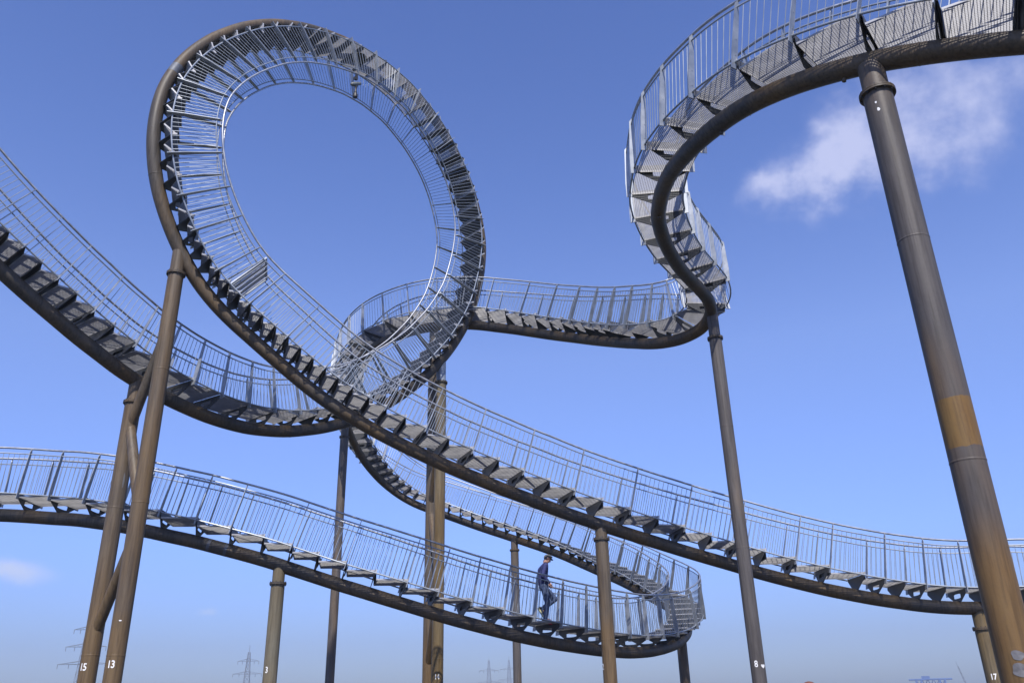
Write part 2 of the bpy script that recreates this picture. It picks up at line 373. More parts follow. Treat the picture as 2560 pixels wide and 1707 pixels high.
# ------------------------------------------------------------------ walkways
LOOP_A = [(18, 20), (24, 15), (30, 18), (33.5, 34), (37, 43), (41, 42), (50, 40), (57, 46), (66, 56)]     # distance along, degrees
RT = .158               # radius of the carrying tube
DECK = .43              # deck line above the tube's centre
HW = .56                # half width between the railings
class Path:
    def __init__(s, P, loop=None, step=.05):
        P = [V(p) for p in P]; Q = [2 * P[0] - P[1]] + P + [2 * P[-1] - P[-2]]; pts = []
        for i in range(1, len(Q) - 2):
            a, b, c, d = Q[i - 1:i + 3]
            for j in range(12):
                t = j / 12; pts.append(.5 * (2 * b + (c - a) * t + (2 * a - 5 * b + 4 * c - d) * t * t + (3 * b - a - 3 * c + d) * t ** 3))
        pts.append(P[-1])
        L = [0]
        for a, b in zip(pts, pts[1:]): L.append(L[-1] + (b - a).length)
        s.L = L[-1]; s.step = step; s.n = int(s.L / step); s.p = []; j = 0
        for i in range(s.n + 1):
            d = i * step
            while j < len(L) - 2 and L[j + 1] < d: j += 1
            u = (d - L[j]) / max(L[j + 1] - L[j], 1e-9); s.p.append(pts[j].lerp(pts[j + 1], u))
        T = []
        for i in range(s.n + 1):
            T.append((s.p[min(i + 7, s.n)] - s.p[max(i - 7, 0)]).normalized())
        s.T = T; s.S = []; s.N = []
        Z = V((0, 0, 1))
        for i, t in enumerate(T):
            a = t.cross(Z); a.normalize()
            if loop:      # through the standing loop the deck keeps its own slowly turning cross direction
                d = i * step; w = min(max((d - loop[0]) / loop[1], 0), 1) * min(max((loop[2] - d) / loop[3], 0), 1)
                w = w * w * (3 - 2 * w)
                ang = LOOP_A[-1][1]
                for (d0, a0), (d1, a1) in zip(LOOP_A, LOOP_A[1:]):
                    if d <= d1: ang = a0 + (a1 - a0) * max(d - d0, 0) / (d1 - d0); break
                a = a * (1 - w) + V((-math.sin(rad(ang)), math.cos(rad(ang)), 0)) * w
            s.S.append(a.normalized())
        A = s.S; W = 14; ker = [math.exp(-.5 * (k / 9) ** 2) for k in range(-2 * W, 2 * W + 1)]
        for i, t in enumerate(T):
            a = V((0, 0, 0))
            for k, w in zip(range(-2 * W, 2 * W + 1), ker): a += A[min(max(i + k, 0), s.n)] * w
            a = (a - t * a.dot(t)).normalized(); s.N.append(a)
        s.S = s.N; s.N = [a.cross(t) for a, t in zip(s.S, T)]
    def at(s, d):
        x = min(max(d / s.step, 0), s.n - 1e-6); i = int(x); u = x - i
        f = lambda A: A[i].lerp(A[i + 1], u)
        return f(s.p), f(s.T).normalized(), f(s.S).normalized(), f(s.N).normalized()
    def pt(s, d, side, up):
        p, t, S, N = s.at(d); return p + S * side + N * up

def big_first(items, limit=100):
    """items = (size in the photo, ...): the largest `limit` are built one by one, the rest together"""
    k = sorted(range(len(items)), key=lambda i: -items[i][0])
    return set(k[:limit])
def apparent(p, size=1.0):
    d = p - CAM; z = d.dot(F)
    if z < .5: return 0
    x = abs(d.dot(R) / z) * 2060; y = abs(d.dot(U) / z) * 2060
    out = max(x - 1280, y - 853, 0)
    return size / z if out < 60 else size / z * .001

def bracket_mesh(mb, C, S, N, T, top, slot):
    """transverse plate from the tube up to the tread line"""
    o = []; zb = RT * .8
    wt, wb = HW - .03, .15
    e0 = top - .07; f = lambda u: (-wt + (wt - wb) * u, e0 + (zb - e0) * u)
    pr = [(-wt, top), (-wt, e0), f(.3), f(.6), f(.97), (-wb + .01, zb)]
    pr = [(x, max(y, zb)) for x, y in pr]
    out = [(x, y) for x, y in pr] + [(-x, y) for x, y in pr[::-1]]
    out += [(.18, top), (-.18, top)]
    n = len(out); th = .007
    P = lambda x, y, k: C + S * x + N * y + T * (th * k)
    if slot and top - zb > .2:
        cy = (RT + top) / 2 - .0; hh = min(.055, (top - RT) * .25); hx = .2; cx = 0
        inn = []
        for x, y in out:
            a = math.atan2((y - cy) * 3, x - cx); inn.append((hx * max(-1, min(1, 1.35 * math.cos(a))), cy + hh * max(-1, min(1, 1.35 * math.sin(a)))))
        vs = []
        for k in (-1, 1): vs += [P(x, y, k) for x, y in out]
        for k in (-1, 1): vs += [P(x, y, k) for x, y in inn]
        fs = []
        for i in range(n):
            j = (i + 1) % n
            fs += [(i, j, n + j, n + i), (2 * n + i, 3 * n + i, 3 * n + j, 2 * n + j), (i, 2 * n + i, 2 * n + j, j), (n + i, n + j, 3 * n + j, 3 * n + i)]
        mb.add(vs, fs)
    else:
        vs = [P(x, y, -1) for x, y in out] + [P(x, y, 1) for x, y in out]
        # split as quads left/right so that the concave outline fills cleanly
        fs = []
        m = n - 2; h = m // 2
        for k, off in ((-1, 0), (1, n)):
            for i in range(h - 1):
                q = (off + i, off + i + 1, off + m - 2 - i, off + m - 1 - i)
                if i == 0: q = (off + 0, off + 1, off + m - 2, off + m - 1, off + n - 2, off + n - 1)
                fs.append(q if k < 0 else q[::-1])
        for i in range(n):
            j = (i + 1) % n; fs.append((i, n + i, n + j, j))
        mb.add(vs, fs)

def tread_mesh(mb, rb, path, a, b, lean, fine=True):
    """one grating tread between stations a and b, level while the path climbs, and the upright riser plate that closes the step (in rb)"""
    L = b - a; g = .008; th = max(-rad(46), min(rad(46), lean)); amp = L * math.sin(abs(th)) * math.cos(th)
    run = L * math.cos(th) ** 2; hi = DECK - .02 + amp * .45; lo = DECK - .02 - amp * .55
    if th >= 0: s0, u0, s1, u1, r0, r1 = a, hi, a + run, lo, (a + run, lo), (b, hi)
    else: s0, u0, s1, u1, r0, r1 = b - run, lo, b, hi, (a, hi), (b - run, lo)
    w = HW - .035
    def P(s_, side, u): p, t, S, N = path.at(s_); return p + S * side * w + N * u
    A = [P(s0, -1, u0), P(s0, 1, u0)]; B = [P(s1, -1, u1), P(s1, 1, u1)]
    d = ((B[0] + B[1]) / 2 - (A[0] + A[1]) / 2).normalized()
    A = [x + d * g for x in A]; B = [x - d * g for x in B]
    s = (A[1] - A[0] + B[1] - B[0]).normalized(); n = s.cross(d).normalized(); ln = (B[0] - A[0]).length
    mb.bar(A[0], B[0], n, .035, .005); mb.bar(A[1], B[1], n, .035, .005)
    mb.bar(A[0], A[1], n, .045, .006); mb.bar(B[0], B[1], n, .045, .006)
    k = 30 if fine else 22
    for i in range(1, k):
        u = i / k; mb.bar(A[0].lerp(A[1], u), B[0].lerp(B[1], u), n, .028, .0035)
    m = max(3, int(ln / (.037 if fine else .06)))
    for i in range(1, m):
        u = i / m; x = A[0].lerp(B[0], u) + n * .002; y = A[1].lerp(B[1], u) + n * .002; mb.bar(x, y, n, .014, .0035)
    if amp > .035:
        q = [P(r0[0], -1, r0[1]), P(r0[0], 1, r0[1]), P(r1[0], 1, r1[1]), P(r1[0], -1, r1[1])]; nn = (q[1] - q[0]).cross(q[3] - q[0]).normalized() * .002
        rb.add([v - nn for v in q] + [v + nn for v in q], [(0, 3, 2, 1), (4, 5, 6, 7), (0, 1, 5, 4), (1, 2, 6, 5), (2, 3, 7, 6), (3, 0, 4, 7)])
    return hi, lo, th

def walkway(root, path, labels, railends=(0, 1e9), names=('', '')):
    # stations
    st = [.15]; posts = []; lastp = -9
    while st[-1] < path.L - 1.0:
        p, t, S, N = path.at(st[-1]); el = abs(math.asin(max(-1, min(1, t.z))))
        if path.vert(st[-1]): L = .54
        else: L = min(.86, max(.38, .205 / max(math.sin(el), .05)))
        if path.half(st[-1]): L = .5
        if path.wide(st[-1]): L = .88
        st.append(st[-1] + L)
    for i, d in enumerate(st):
        if d - lastp > .78: posts.append(i); lastp = d
    # the carrying tube
    mb = MB(); pts = [path.pt(d * .12, 0, 0) for d in range(int(path.L / .12))]
    mb.tube(pts, RT, 28, ref=path.N[0]); tube = mb.build('support_tube', M_TUBE, root, sharp=60)
    w = MB()
    # weld seams
    d = 3.0
    while d < path.L - 2:
        w = MB(); w.tube([path.pt(d - .012, 0, 0), path.pt(d - .004, 0, 0), path.pt(d + .004, 0, 0), path.pt(d + .012, 0, 0)], [RT + .0005, RT + .004, RT + .004, RT + .0005], 28, cap=False); d += 5.1; w.build('weld_seam', M_TUBE, tube)
    # treads and brackets
    items = []
    for i in range(len(st) - 1):
        c = path.pt((st[i] + st[i + 1]) / 2, 0, DECK); items.append((apparent(c), i))
    keep = big_first(items)
    rest = MB(); restb = MB(); ends = {}
    for _, i in items:
        a, b = st[i], st[i + 1]; t = path.at((a + b) / 2)[1]
        lean = math.asin(max(-1, min(1, t.z)))
        if path.vert((a + b) / 2): lean = max(-rad(46), min(rad(46), lean))
        mb = MB() if i in keep else rest
        bm_ = MB() if i in keep else restb
        rs_ = MB() if i in keep else restb
        hi, lo, th = tread_mesh(mb, rs_, path, a, b, lean, i in keep)
        ends[i] = (hi, lo)
        p, tt, S, N = path.at(a)
        bracket_mesh(bm_, p, S, N, tt, hi - .035, i in posts)
        # cleats that carry the tread ends at the stringers
        for sd_ in (-1, 1):
            mb.box(p + S * sd_ * (HW - .02) + N * ((hi + DECK) / 2), tt, S, N, .018, .005, abs(hi - DECK) / 2 + .025)
        if i in keep:
            o = mb.build('tread', M_GRATE, root); bm_.build('bracket', M_BRKT, o)
            if rs_.v: rs_.build('riser_plate', M_BRKT, o)
    if rest.v:
        o = rest.build('tread', M_GRATE, root, kind='stuff'); restb.build('bracket', M_BRKT, o, kind='stuff')
    # railings
    for sd_, lab in ((-1, labels[0]), (1, labels[1])):
        mb = MB(); off = sd_ * HW
        nn = int((path.L - .3) / .12)
        low = [path.pt(.15 + k * .12, off, DECK) for k in range(nn)]; top = [path.pt(.15 + k * .12, off, DECK + .98) for k in range(nn)]
        mb.tube(low, .019, 8); mb.tube(top, .015, 8)
        sub = [MB()]
        pd = [st[i] for i in posts]
        for a, b in zip(pd, pd[1:]):
            k = max(2, round((path.pt(b, off, DECK) - path.pt(a, off, DECK)).length / .12))
            for j in range(1, k):
                d = a + (b - a) * j / k; mb.tube([path.pt(d, off, DECK), path.pt(d, off, DECK + .98)], .0072, 6, cap=False)
        rail = mb.build('railing', M_BAR, root, label=lab)
        hb = MB(); hb.tube([path.pt(.15 + k * .12, off - sd_ * .035, DECK + 1.12) for k in range(nn)], .025, 12)
        hb.build('handrail', M_RAIL, rail)
        for d in pd:
            p, t, S, N = path.at(d); pm = MB(); b0 = p + S * (off + sd_ * .012); th = .0075
            prof = [(-.055, DECK - .12), (.065, DECK - .12), (.07, DECK + .22), (.03, DECK + 1.04), (-.03, DECK + 1.115), (-.06, DECK + 1.03), (-.06, DECK + .2)]
            prof = [(x * -1 * -1, y) for x, y in prof]
            vs = []
            for k in (-1, 1): vs += [b0 + S * (x * sd_) + N * y + t * th * k for x, y in prof]
            n = len(prof); fs = [tuple(range(n))[::-1], tuple(range(n, 2 * n))] + [(i, (i + 1) % n, n + (i + 1) % n, n + i) for i in range(n)]
            pm.add(vs, fs)
            for yy in (DECK + .12, DECK + .4): pm.tube([b0 + S * (-.01 * sd_) + N * yy - t * .014, b0 + S * (-.01 * sd_) + N * yy + t * .014], .009, 6)
            pm.build('post', M_GALV, rail)
    return st, posts, tube

path1 = Path(PATHS['loop'], loop=(18.0, 7.0, 66.0, 9.0))
path1.vert = lambda d: 27 < d < 57.5
path1.half = lambda d: d < 7.5
path1.wide = lambda d: False
path2 = Path(PATHS['wind'])
path2.vert = lambda d: False
path2.half = lambda d: False
path2.wide = lambda d: d < 18
w1 = thing('loop_walkway', 'railed stair walkway that climbs from lower right into the tall loop and exits upper left', 'walkway', path1.p[0])
w2 = thing('winding_walkway', 'railed stair walkway with the S bend, winding from upper right down to lower left', 'walkway', path2.p[0])
st1, po1, tube1 = walkway(w1, path1, (None, None))
st2, po2, tube2 = walkway(w2, path2, (None, None))

def ring(path, tube, d, w, name, label, n0=0, n1=28):
    mb = MB(); mb.tube([path.pt(d - w / 2, 0, 0), path.pt(d, 0, 0), path.pt(d + w / 2, 0, 0)], RT + .002, 28, cap=False); mb.build(name, M_BAND, tube, label=label)
ring(path1, tube1, RING_A, .3, 'primer_band', 'grey blue primer band round the tube')
ring(path2, tube2, RING_B, .07, 'pale_ring', 'pale ring painted round the tube')
ring(path2, tube2, RING_B - .42, .07, 'pale_ring', 'pale ring painted round the tube')
for d in (1.3, 4.0, 6.3, 9.9):
    mb = MB(); mb.tube([path2.pt(d, 0, -RT + .01), path2.pt(d, 0, -RT - .05)], .03, 12); mb.build('lug', M_TUBE, tube2)

# closed barrier across the steep steps of the loop
def barrier(d):
    p, t, S, N = path1.at(d); mb = MB(); y0, y1 = DECK - .02, DECK + 1.06; w = HW
    p = p + t * .06; S, t = (S * math.cos(rad(9)) - t * math.sin(rad(9))), (t * math.cos(rad(9)) + S * math.sin(rad(9)))
    def flat(x0, x1, a, b, dt, th): mb.box(p + S * (x0 + x1) / 2 + N * (a + b) / 2 + t * dt, S, N, t, abs(x1 - x0) / 2, abs(b - a) / 2, th)
    flat(-w, w, y1 - .035, y1, 0, .02); flat(-w, w, y0, y0 + .04, 0, .02); flat(-w, -w + .04, y0 + .04, y1 - .035, 0, .018); flat(w - .04, w, y0 + .04, y1 - .035, 0, .018)
    fr = mb.build('barrier_gate', M_GALV, w1, label='closed sheet metal gate across the steep steps')
    mb = MB(); k = 9
    for i in range(k):     # ribbed sheet
        a = -w + .045 + (2 * w - .09) * i / k; b = -w + .045 + (2 * w - .09) * (i + .86) / k
        flat(a, b, y0 + .045, y1 - .04, .012 if i % 2 else .004, .003)
    mb.build('sheet', M_GRATE, fr)
    mb = MB()
    for (x, y) in ((.0, .55), (-.22, .62), (.2, .48), (-.3, .3), (.3, .75), (-.36, .8), (.1, .32)):
        flat(x - .045, x + .045, DECK + y - .012, DECK + y + .012, .02, .003)
    mb.build('slot', M_DARK, fr)
barrier(BAR_D)

# fitting that hangs inside the top of the loop, and a round plate in a tread
def fitting(d):
    p, t, S, N = path1.at(d)
    a = path1.pt(d, -HW + .03, DECK + 1.12); b = a + V((0, 0, -.92))
    r = thing('hanging_fitting', 'grey lamp like fitting with a black foot hanging inside the top of the loop', 'fitting', a)
    ax = (b - a).normalized(); L = (b - a).length; up = ax.cross(t).normalized()
    mb = MB(); mb.box(a + ax * .1, ax, t, up, .1, .035, .02); mb.box(a + ax * .19 - t * .03, ax, t, up, .05, .06, .035); mb.build('bracket', M_DARK, r)
    mb = MB(); c = a + ax * .38
    mb.tube([c + t * .2 + ax * -.06, c + t * .17 + ax * -.055, c + t * .02, c - t * .1 + ax * .05, c - t * .17 + ax * .08, c - t * .19 + ax * .09], [.018, .045, .06, .065, .05, .03], 14); mb.build('lamp_body', plain('grey_shell', (.13, .14, .13), .45), r)
    mb = MB(); mb.tube([c + ax * .05, c + ax * .18, a + ax * (L * .72), a + ax * (L * .78)], [.06, .035, .035, .05], 12); mb.build('stem', M_DARK, r)
    mb = MB(); mb.tube([a + ax * (L * .74), a + ax * (L * .80), a + ax * (L * .88), a + ax * (L * .97), a + ax * L], [.03, .05, .075, .07, .035], 14); mb.build('foot', M_DARK, r)
fitting(FIT_D)
def disc(d):
    p, t, S, N = path1.at(d); c = p + N * (DECK + .03) - S * .1
    mb = MB(); mb.tube([c, c + N * .02], .26, 24); mb.build('round_plate', plain('olive_plate', (.035, .035, .03), .5), w1, label='dark round plate fixed to a tread near the top of the loop')
disc(FIT_D + .8)

# small sticker on the rising tube at the far left
def sticker(d, ang, path, tube, col, nm, lab):
    p, t, S, N = path.at(d); mb = MB(); vs = []
    for i in range(5):
        for k in (-1, 1):
            a = ang + (i - 2) * .08; vs.append(p + (S * math.cos(a) + N * math.sin(a)) * (RT + .003) + t * .05 * k)
    mb.add(vs, [(2 * i, 2 * i + 1, 2 * i + 3, 2 * i + 2) for i in range(4)]); mb.build(nm, col, tube, label=lab)
M_STK, _nt, _b = newmat('sticker_paper'); _v = _nt.nodes.new('ShaderNodeTexVoronoi'); _v.inputs['Scale'].default_value = 14; _nt.links.new(geo(_nt), _v.inputs['Vector'])
_nt.links.new(nramp(_nt, _v.outputs['Distance'], [(.3, (.6, .05, .08)), (.42, (.75, .75, .78))]).outputs[0], _b.inputs['Base Color'])
sticker(STK_D, rad(200), path1, tube1, M_STK, 'sticker', 'small white and red sticker')

# ------------------------------------------------------------------ columns
def column(name_label, xy, r, ztop, mat, num=None, numh=0, numang=0, path=None, stub=.45, stubmat=None, group='brown steel columns carrying the walkways', numsize=.13):
    X, Y = xy; base = V((X, Y, 0))
    t = thing('support_column', name_label, 'column', base, group); t['kind'] = 'thing'
    zc = ztop - stub            # flange height
    mb = MB(); mb.lathe(base, [(r, 0.0), (r, zc * .5), (r, zc)], 40); sh = mb.build('shaft', mat, t, sharp=60)
    mb = MB(); mb.lathe(base, [(r * .9, zc + .001), (r * .9, ztop)], 32); mb.build('neck', stubmat or mat, t, sharp=60)
    mb = MB(); mb.lathe(base, [(r * 1.02, zc - .03), (r * 1.24, zc - .027), (r * 1.24, zc - .003), (r * 1.2, zc), (r * 1.24, zc + .003), (r * 1.24, zc + .027), (r * 1.02, zc + .03)], 36)
    fl = mb.build('flange', M_TUBE, t)
    zw = zc - 2.35
    while zw > .6:
        mb = MB(); mb.lathe(base, [(r + .0004, zw - .014), (r + .0035, zw - .006), (r + .0035, zw + .006), (r + .0004, zw + .014)], 40); mb.build('weld_seam', mat, sh); zw -= 2.9
    mb = MB()
    for k in range(12):
        a = 2 * math.pi * k / 12; c = base + V((math.cos(a) * r * 1.13, math.sin(a) * r * 1.13, zc)); mb.tube([c - V((0, 0, .05)), c + V((0, 0, .05))], .011, 6)
    mb.build('bolt', M_DARK, fl)
    mb = MB(); mb.lathe(base, [(r * 1.9, 0), (r * 1.9, .03), (r * 1.02, .034)], 32); mb.build('base_plate', mat, t)
    if num:
        # angle 0 = towards the camera; positive to the viewer's right
        toc = math.atan2(-Y, -X)
        cu = bpy.data.curves.new('number_text', 'FONT'); cu.body = num; cu.align_x = 'CENTER'; cu.align_y = 'CENTER'; cu.size = numsize * 1.42; cu.offset = .004; cu.space_character = .95
        cu.resolution_u = 4
        to = bpy.data.objects.new('number_text', cu); COL.objects.link(to)
        dg = bpy.context.evaluated_depsgraph_get(); dg.update(); me = bpy.data.meshes.new_from_object(to.evaluated_get(dg)); bpy.data.objects.remove(to)
        bm = bmesh.new(); bm.from_mesh(me); bmesh.ops.triangulate(bm, faces=bm.faces)
        for v in bm.verts:
            a = toc + rad(numang) + v.co.x * .8 / r; rr = r + .004
            v.co = V((math.cos(a) * rr, math.sin(a) * rr, numh + v.co.y))
        bm.to_mesh(me); bm.free(); me.name = 'number'; me.materials.clear(); me.materials.append(M_PAINT)
        o = bpy.data.objects.new('number', me); link(o, sh); o['label'] = 'white painted number ' + num
    return t, sh
def brace(t, a, b, r, mat):
    mb = MB(); mb.tube([a, V(a).lerp(V(b), .5), b], r, 20); mb.build('brace', mat, t)

A13, A15 = (C13X, C13Y), (-8.45, 17.29)
c13, s13 = column('brown column painted 13, nearer and taller of the braced pair at left', A13, .168, 11.3, M_COLA, '13', 2.37, -22, stub=.62)
c15, s15 = column('brown column painted 15, farther and shorter of the braced pair at left', A15, .169, 8.35, M_COLA, '15', 2.36, -36, stub=.52)
def on(xy, z): return V((xy[0], xy[1], z))
brace(c13, on(A13, 9.3), on(A15, 7.2), .11, M_COLA)
brace(c13, on(A15, 7.35), on(A13, 5.3), .11, M_COLA)
brace(c13, on(A13, 4.75), on(A15, 2.95), .11, M_COLA)
column('mottled rusty column painted 3 under the low walkway, with shaded top', (-5.78, 20.51), .162, 4.7, M_COLD, '3', 2.34, -32, stub=.42)
column('slender plain column under the far descending stair, left of the twin columns', (-6.83, 31.9), .165, 12.0, M_COLB, stub=.62)
c14, s14 = column('brown column painted 14, right hand one of the twin columns under the loop', (-2.27, 24.4), .165, 11.8, M_COLD, '14', 2.2, -3, stub=1.0, stubmat=M_PRIM)
column('unnumbered left hand one of the twin columns, reaching up behind the loop', (-2.66, 25.75), .17, 13.2, M_COLA, stub=1.0)
B1, B2 = (-2.27, 24.4), (-2.66, 25.75)
brace(c14, on(B1, 9.6), on(B2, 7.2), .11, M_COLA); brace(c14, on(B2, 7.0), on(B1, 4.9), .11, M_COLA); brace(c14, on(B1, 4.7), on(B2, 2.5), .11, M_COLA)
column('thin grey column standing behind the walking man', (-.1, 36.18), .17, 7.9, M_COLB, stub=.45)
column('brown column painted 2 in front of the low walkway, right of the man', (2.11, 20.8), .163, 5.6, M_COLA, '2', 2.25, -64, stub=.4)
c8, s8 = column('tall grey column painted 8 under the S bend', (5.18, 19.31), .158, 10.6, M_COLB, '8', 2.19, -10, stub=.68)
column('short dark column in the shade under the turn of the low walkway', (5.35, 28.9), .165, 4.0, M_COLB, stub=.55)
cb, sb = column('thickest nearest column at the right edge with ochre rust bands', BIG, BIGR, BIGTOP, M_COLC, stub=.5)
column('ochre rusty column painted 17 at lower right, partly behind the nearest column', (11.3, 21.35), .168, 3.35, M_COLD, '17', 1.84, 4, stub=.42)

def decal(parent, xy, r, h, ang, outline, mat, label):
    """small painted blob or sticker bent round a shaft"""
    X, Y = xy; toc = math.atan2(-Y, -X); mb = MB(); vs = []
    for (x, y) in outline:
        a = toc + rad(ang) + x / r; vs.append(V((X + math.cos(a) * (r + .004), Y + math.sin(a) * (r + .004), h + y)))
    c = sum(vs, V()) / len(vs); rr = V((c.x - X, c.y - Y, 0)).normalized(); c = V((X + rr.x * (r + .004), Y + rr.y * (r + .004), c.z)); n = len(vs)
    mb.add(vs + [c], [(i, (i + 1) % n, n) for i in range(n)]); mb.build('sticker', mat, parent, label=label)
heart = [(math.sin(a) ** 3 * .05, (.8 * math.cos(a) - .33 * math.cos(2 * a) - .12 * math.cos(3 * a)) * .05) for a in [2 * math.pi * k / 20 for k in range(20)]]
decal(s8, (5.18, 19.31), .158, 2.15, 44, heart, M_PAINT, 'small white sticker')
M_WASH = plain('faded_white_paint', (.14, .135, .138), .6)
blob = lambda rx, ry, sd_: [(math.cos(a) * rx * (1 + .16 * math.sin(3 * a + sd_)), math.sin(a) * ry * (1 + .12 * math.cos(2 * a + sd_))) for a in [2 * math.pi * k / 18 for k in range(18)]]
decal(sb, BIG, BIGR, 1.93, 6, blob(.058, .052, 1), M_WASH, 'faded white painted blot')
decal(sb, BIG, BIGR, 1.79, 6, blob(.085, .065, 2), M_WASH, 'faded white painted blot')
decal(sb, BIG, BIGR, F1Z, -12, blob(.012, .02, 0), M_PAINT, 'white paint fleck')
decal(sb, BIG, BIGR, F2Z, -8, blob(.018, .028, 2), M_PAINT, 'white paint fleck')
decal(s15, A15, .169, 6.05, 22, blob(.02, .17, 1), M_WASH, 'pale streak')
decal(s13, A13, .168, 3.15, -8, blob(.025, .012, 1), M_PAINT, 'white paint fleck')

# ------------------------------------------------------------------ far pylons and works
M_PYL = plain('pylon_steel', (.2, .22, .25), .6, .3, .1, .2)
def pylon(base, h, arms, mastw, label, turn=0.0, top=True):
    t = thing('power_pylon', label, 'pylon', base, 'power pylons on the horizon')
    mb = MB(); ca, sa = math.cos(turn), math.sin(turn)
    X = V((ca, sa, 0)); Y = V((-sa, ca, 0)); b = V(base)
    def half(z): return mastw * (1 - z / h) ** .9 + .35
    lv = [0]; 
    while lv[-1] < h * .93: lv.append(lv[-1] + max(2.2, half(lv[-1]) * 1.9))
    for i in range(len(lv) - 1):
        a, c = lv[i], min(lv[i + 1], h * .97)
        q = [(sx, sy) for sx, sy in ((-1, -1), (1, -1), (1, 1), (-1, 1))]
        lo = [b + X * sx * half(a) + Y * sy * half(a) + V((0, 0, a)) for sx, sy in q]; hi = [b + X * sx * half(c) + Y * sy * half(c) + V((0, 0, c)) for sx, sy in q]
        for k in range(4):
            mb.tube([lo[k], hi[k]], .14, 4); mb.tube([lo[k], hi[(k + 1) % 4]], .08, 4); mb.tube([lo[(k + 1) % 4], hi[k]], .08, 4); mb.tube([hi[k], hi[(k + 1) % 4]], .08, 4)
    mb.tube([b + V((0, 0, h * .93)), b + V((0, 0, h))], .15, 5)
    mb.build('lattice_mast', M_PYL, t)
    for (z, w) in arms:
        mb = MB(); c = b + V((0, 0, z))
        for s_ in (-1, 1):
            tip = c + X * w * s_
            for sy in (-1, 1):
                mb.tube([c + Y * sy * half(z) + V((0, 0, 0)), tip], .12, 4); mb.tube([c + Y * sy * half(z) + V((0, 0, 1.6)), tip], .1, 4)
            for k in range(1, 5): mb.tube([c.lerp(tip, k / 5), c.lerp(tip, k / 5) + V((0, 0, 1.6 * (1 - k / 5)))], .07, 4)
            for k in (.55, .98): mb.tube([c + X * w * s_ * k, c + X * w * s_ * k - V((0, 0, 2.0))], .16, 5)
        mb.build('crossarm', M_PYL, t)
    return t
for (x, y, dist, kind, lab) in PYLONS:
    u = (x - 1280) / 2060; v = (853.5 - y) / 2060
    d = F + R * u + U * v; k = dist / math.hypot(d.x, d.y); top = CAM + d * k
    zg = -34.0; h = top.z - zg
    s_ = 1.0
    arms = [(h - 10, 7.0), (h - 18, 9.5), (h - 26, 12.0)] if kind == 0 else [(h - 12, 9), (h - 22, 11.5), (h - 33, 5)]
    pylon((top.x, top.y, zg), h, arms, 4.2, lab, turn=.15)

def at_px(x, y, dist):
    d = F + R * ((x - 1280) / 2060) + U * ((853.5 - y) / 2060); return CAM + d * (dist / math.hypot(d.x, d.y))
M_CRANE = plain('crane_blue', (.06, .12, .3), .6, 0, .1, .2)
def crane():
    a, b_ = at_px(2290, 1698, 900), at_px(2362, 1696, 900); zt = a.z; zg = -34.0
    t = thing('gantry_crane', 'small blue gantry crane far off on the horizon at lower right', 'crane', (a.x, a.y, zg)); X = (b_ - a); X.z = 0; W = X.length; X.normalize(); Y = V((-X.y, X.x, 0))
    for s_ in (0, W * .82):
        mb = MB(); c = V((a.x, a.y, zg)) + X * s_
        for dx in (0, W * .18):
            for dy in (-6, 6): mb.tube([c + X * dx + Y * dy, c + X * dx + Y * dy * .4 + V((0, 0, zt - zg))], .9, 6)
        for k in (.3, .6, .85): mb.tube([c + V((0, 0, (zt - zg) * k)), c + X * W * .18 + V((0, 0, (zt - zg) * k))], .6, 5)
        mb.build('leg', M_CRANE, t)
    mb = MB()
    for dz in (0, -5):
        for dy in (-2.5, 2.5): mb.tube([V((a.x, a.y, zt + dz)) - X * 6 + Y * dy, V((a.x, a.y, zt + dz)) + X * (W + 6) + Y * dy], .7, 6)
    n = 10
    for i in range(n): mb.tube([V((a.x, a.y, zt - (5 if i % 2 else 0))) + X * (W * i / n), V((a.x, a.y, zt - (0 if i % 2 else 5))) + X * (W * (i + 1) / n)], .4, 5)
    mb.build('beam', M_CRANE, t)
    mb = MB(); c = V((a.x, a.y, zt + 1.5)) + X * W * .35; mb.box(c, X, Y, V((0, 0, 1)), 3.5, 2.4, 1.4); mb.build('trolley', M_CRANE, t)
    mb = MB(); tp = at_px(2394, 1664, 700); r = thing('radio_mast', 'thin leaning grey mast far off beside the blue crane', 'mast', (tp.x + 12, tp.y, zg))
    b0 = V((tp.x + 12, tp.y, zg))
    for q in ((-1, -1), (1, -1), (0, 1)): mb.tube([b0 + V((q[0], q[1], 0)), tp + V((q[0] * .3, q[1] * .3, 0))], .16, 5)
    for i in range(16):
        p0 = b0.lerp(tp, i / 16); p1 = b0.lerp(tp, (i + 1) / 16); w_ = 1 - .7 * i / 16; mb.tube([p0 + V((-w_, -w_, 0)), p1 + V((w_, -w_, 0))], .09, 4); mb.tube([p0 + V((w_, -w_, 0)), p1 + V((0, w_, 0))], .09, 4)
    mb.build('lattice_mast', M_PYL, r)
    mb = MB(); mb.tube([tp, tp + V((-.6, 0, 3))], .12, 5); mb.build('aerial', M_PYL, r)
crane()

# ------------------------------------------------------------------ people
M_SKIN = plain('skin', (.5, .28, .2), .55, 0, .1, 30)
M_NAVY = plain('navy_sweater', (.03, .037, .13), .9, 0, .3, 40)
M_JEAN = plain('blue_jeans', (.05, .075, .15), .9, 0, .5, 14)
M_CAP = plain('grey_cap', (.1, .105, .11), .85, 0, .2, 40)
M_SHOE = plain('dark_shoe', (.03, .03, .035), .6)
M_SOLE = plain('pale_sole', (.65, .62, .35), .6, 0, .08)
M_PINK = plain('pink_trim', (.5, .03, .12), .6, 0, .1)
M_HAIR = plain('red_brown_hair', (.16, .05, .03), .8, 0, .3, 60)

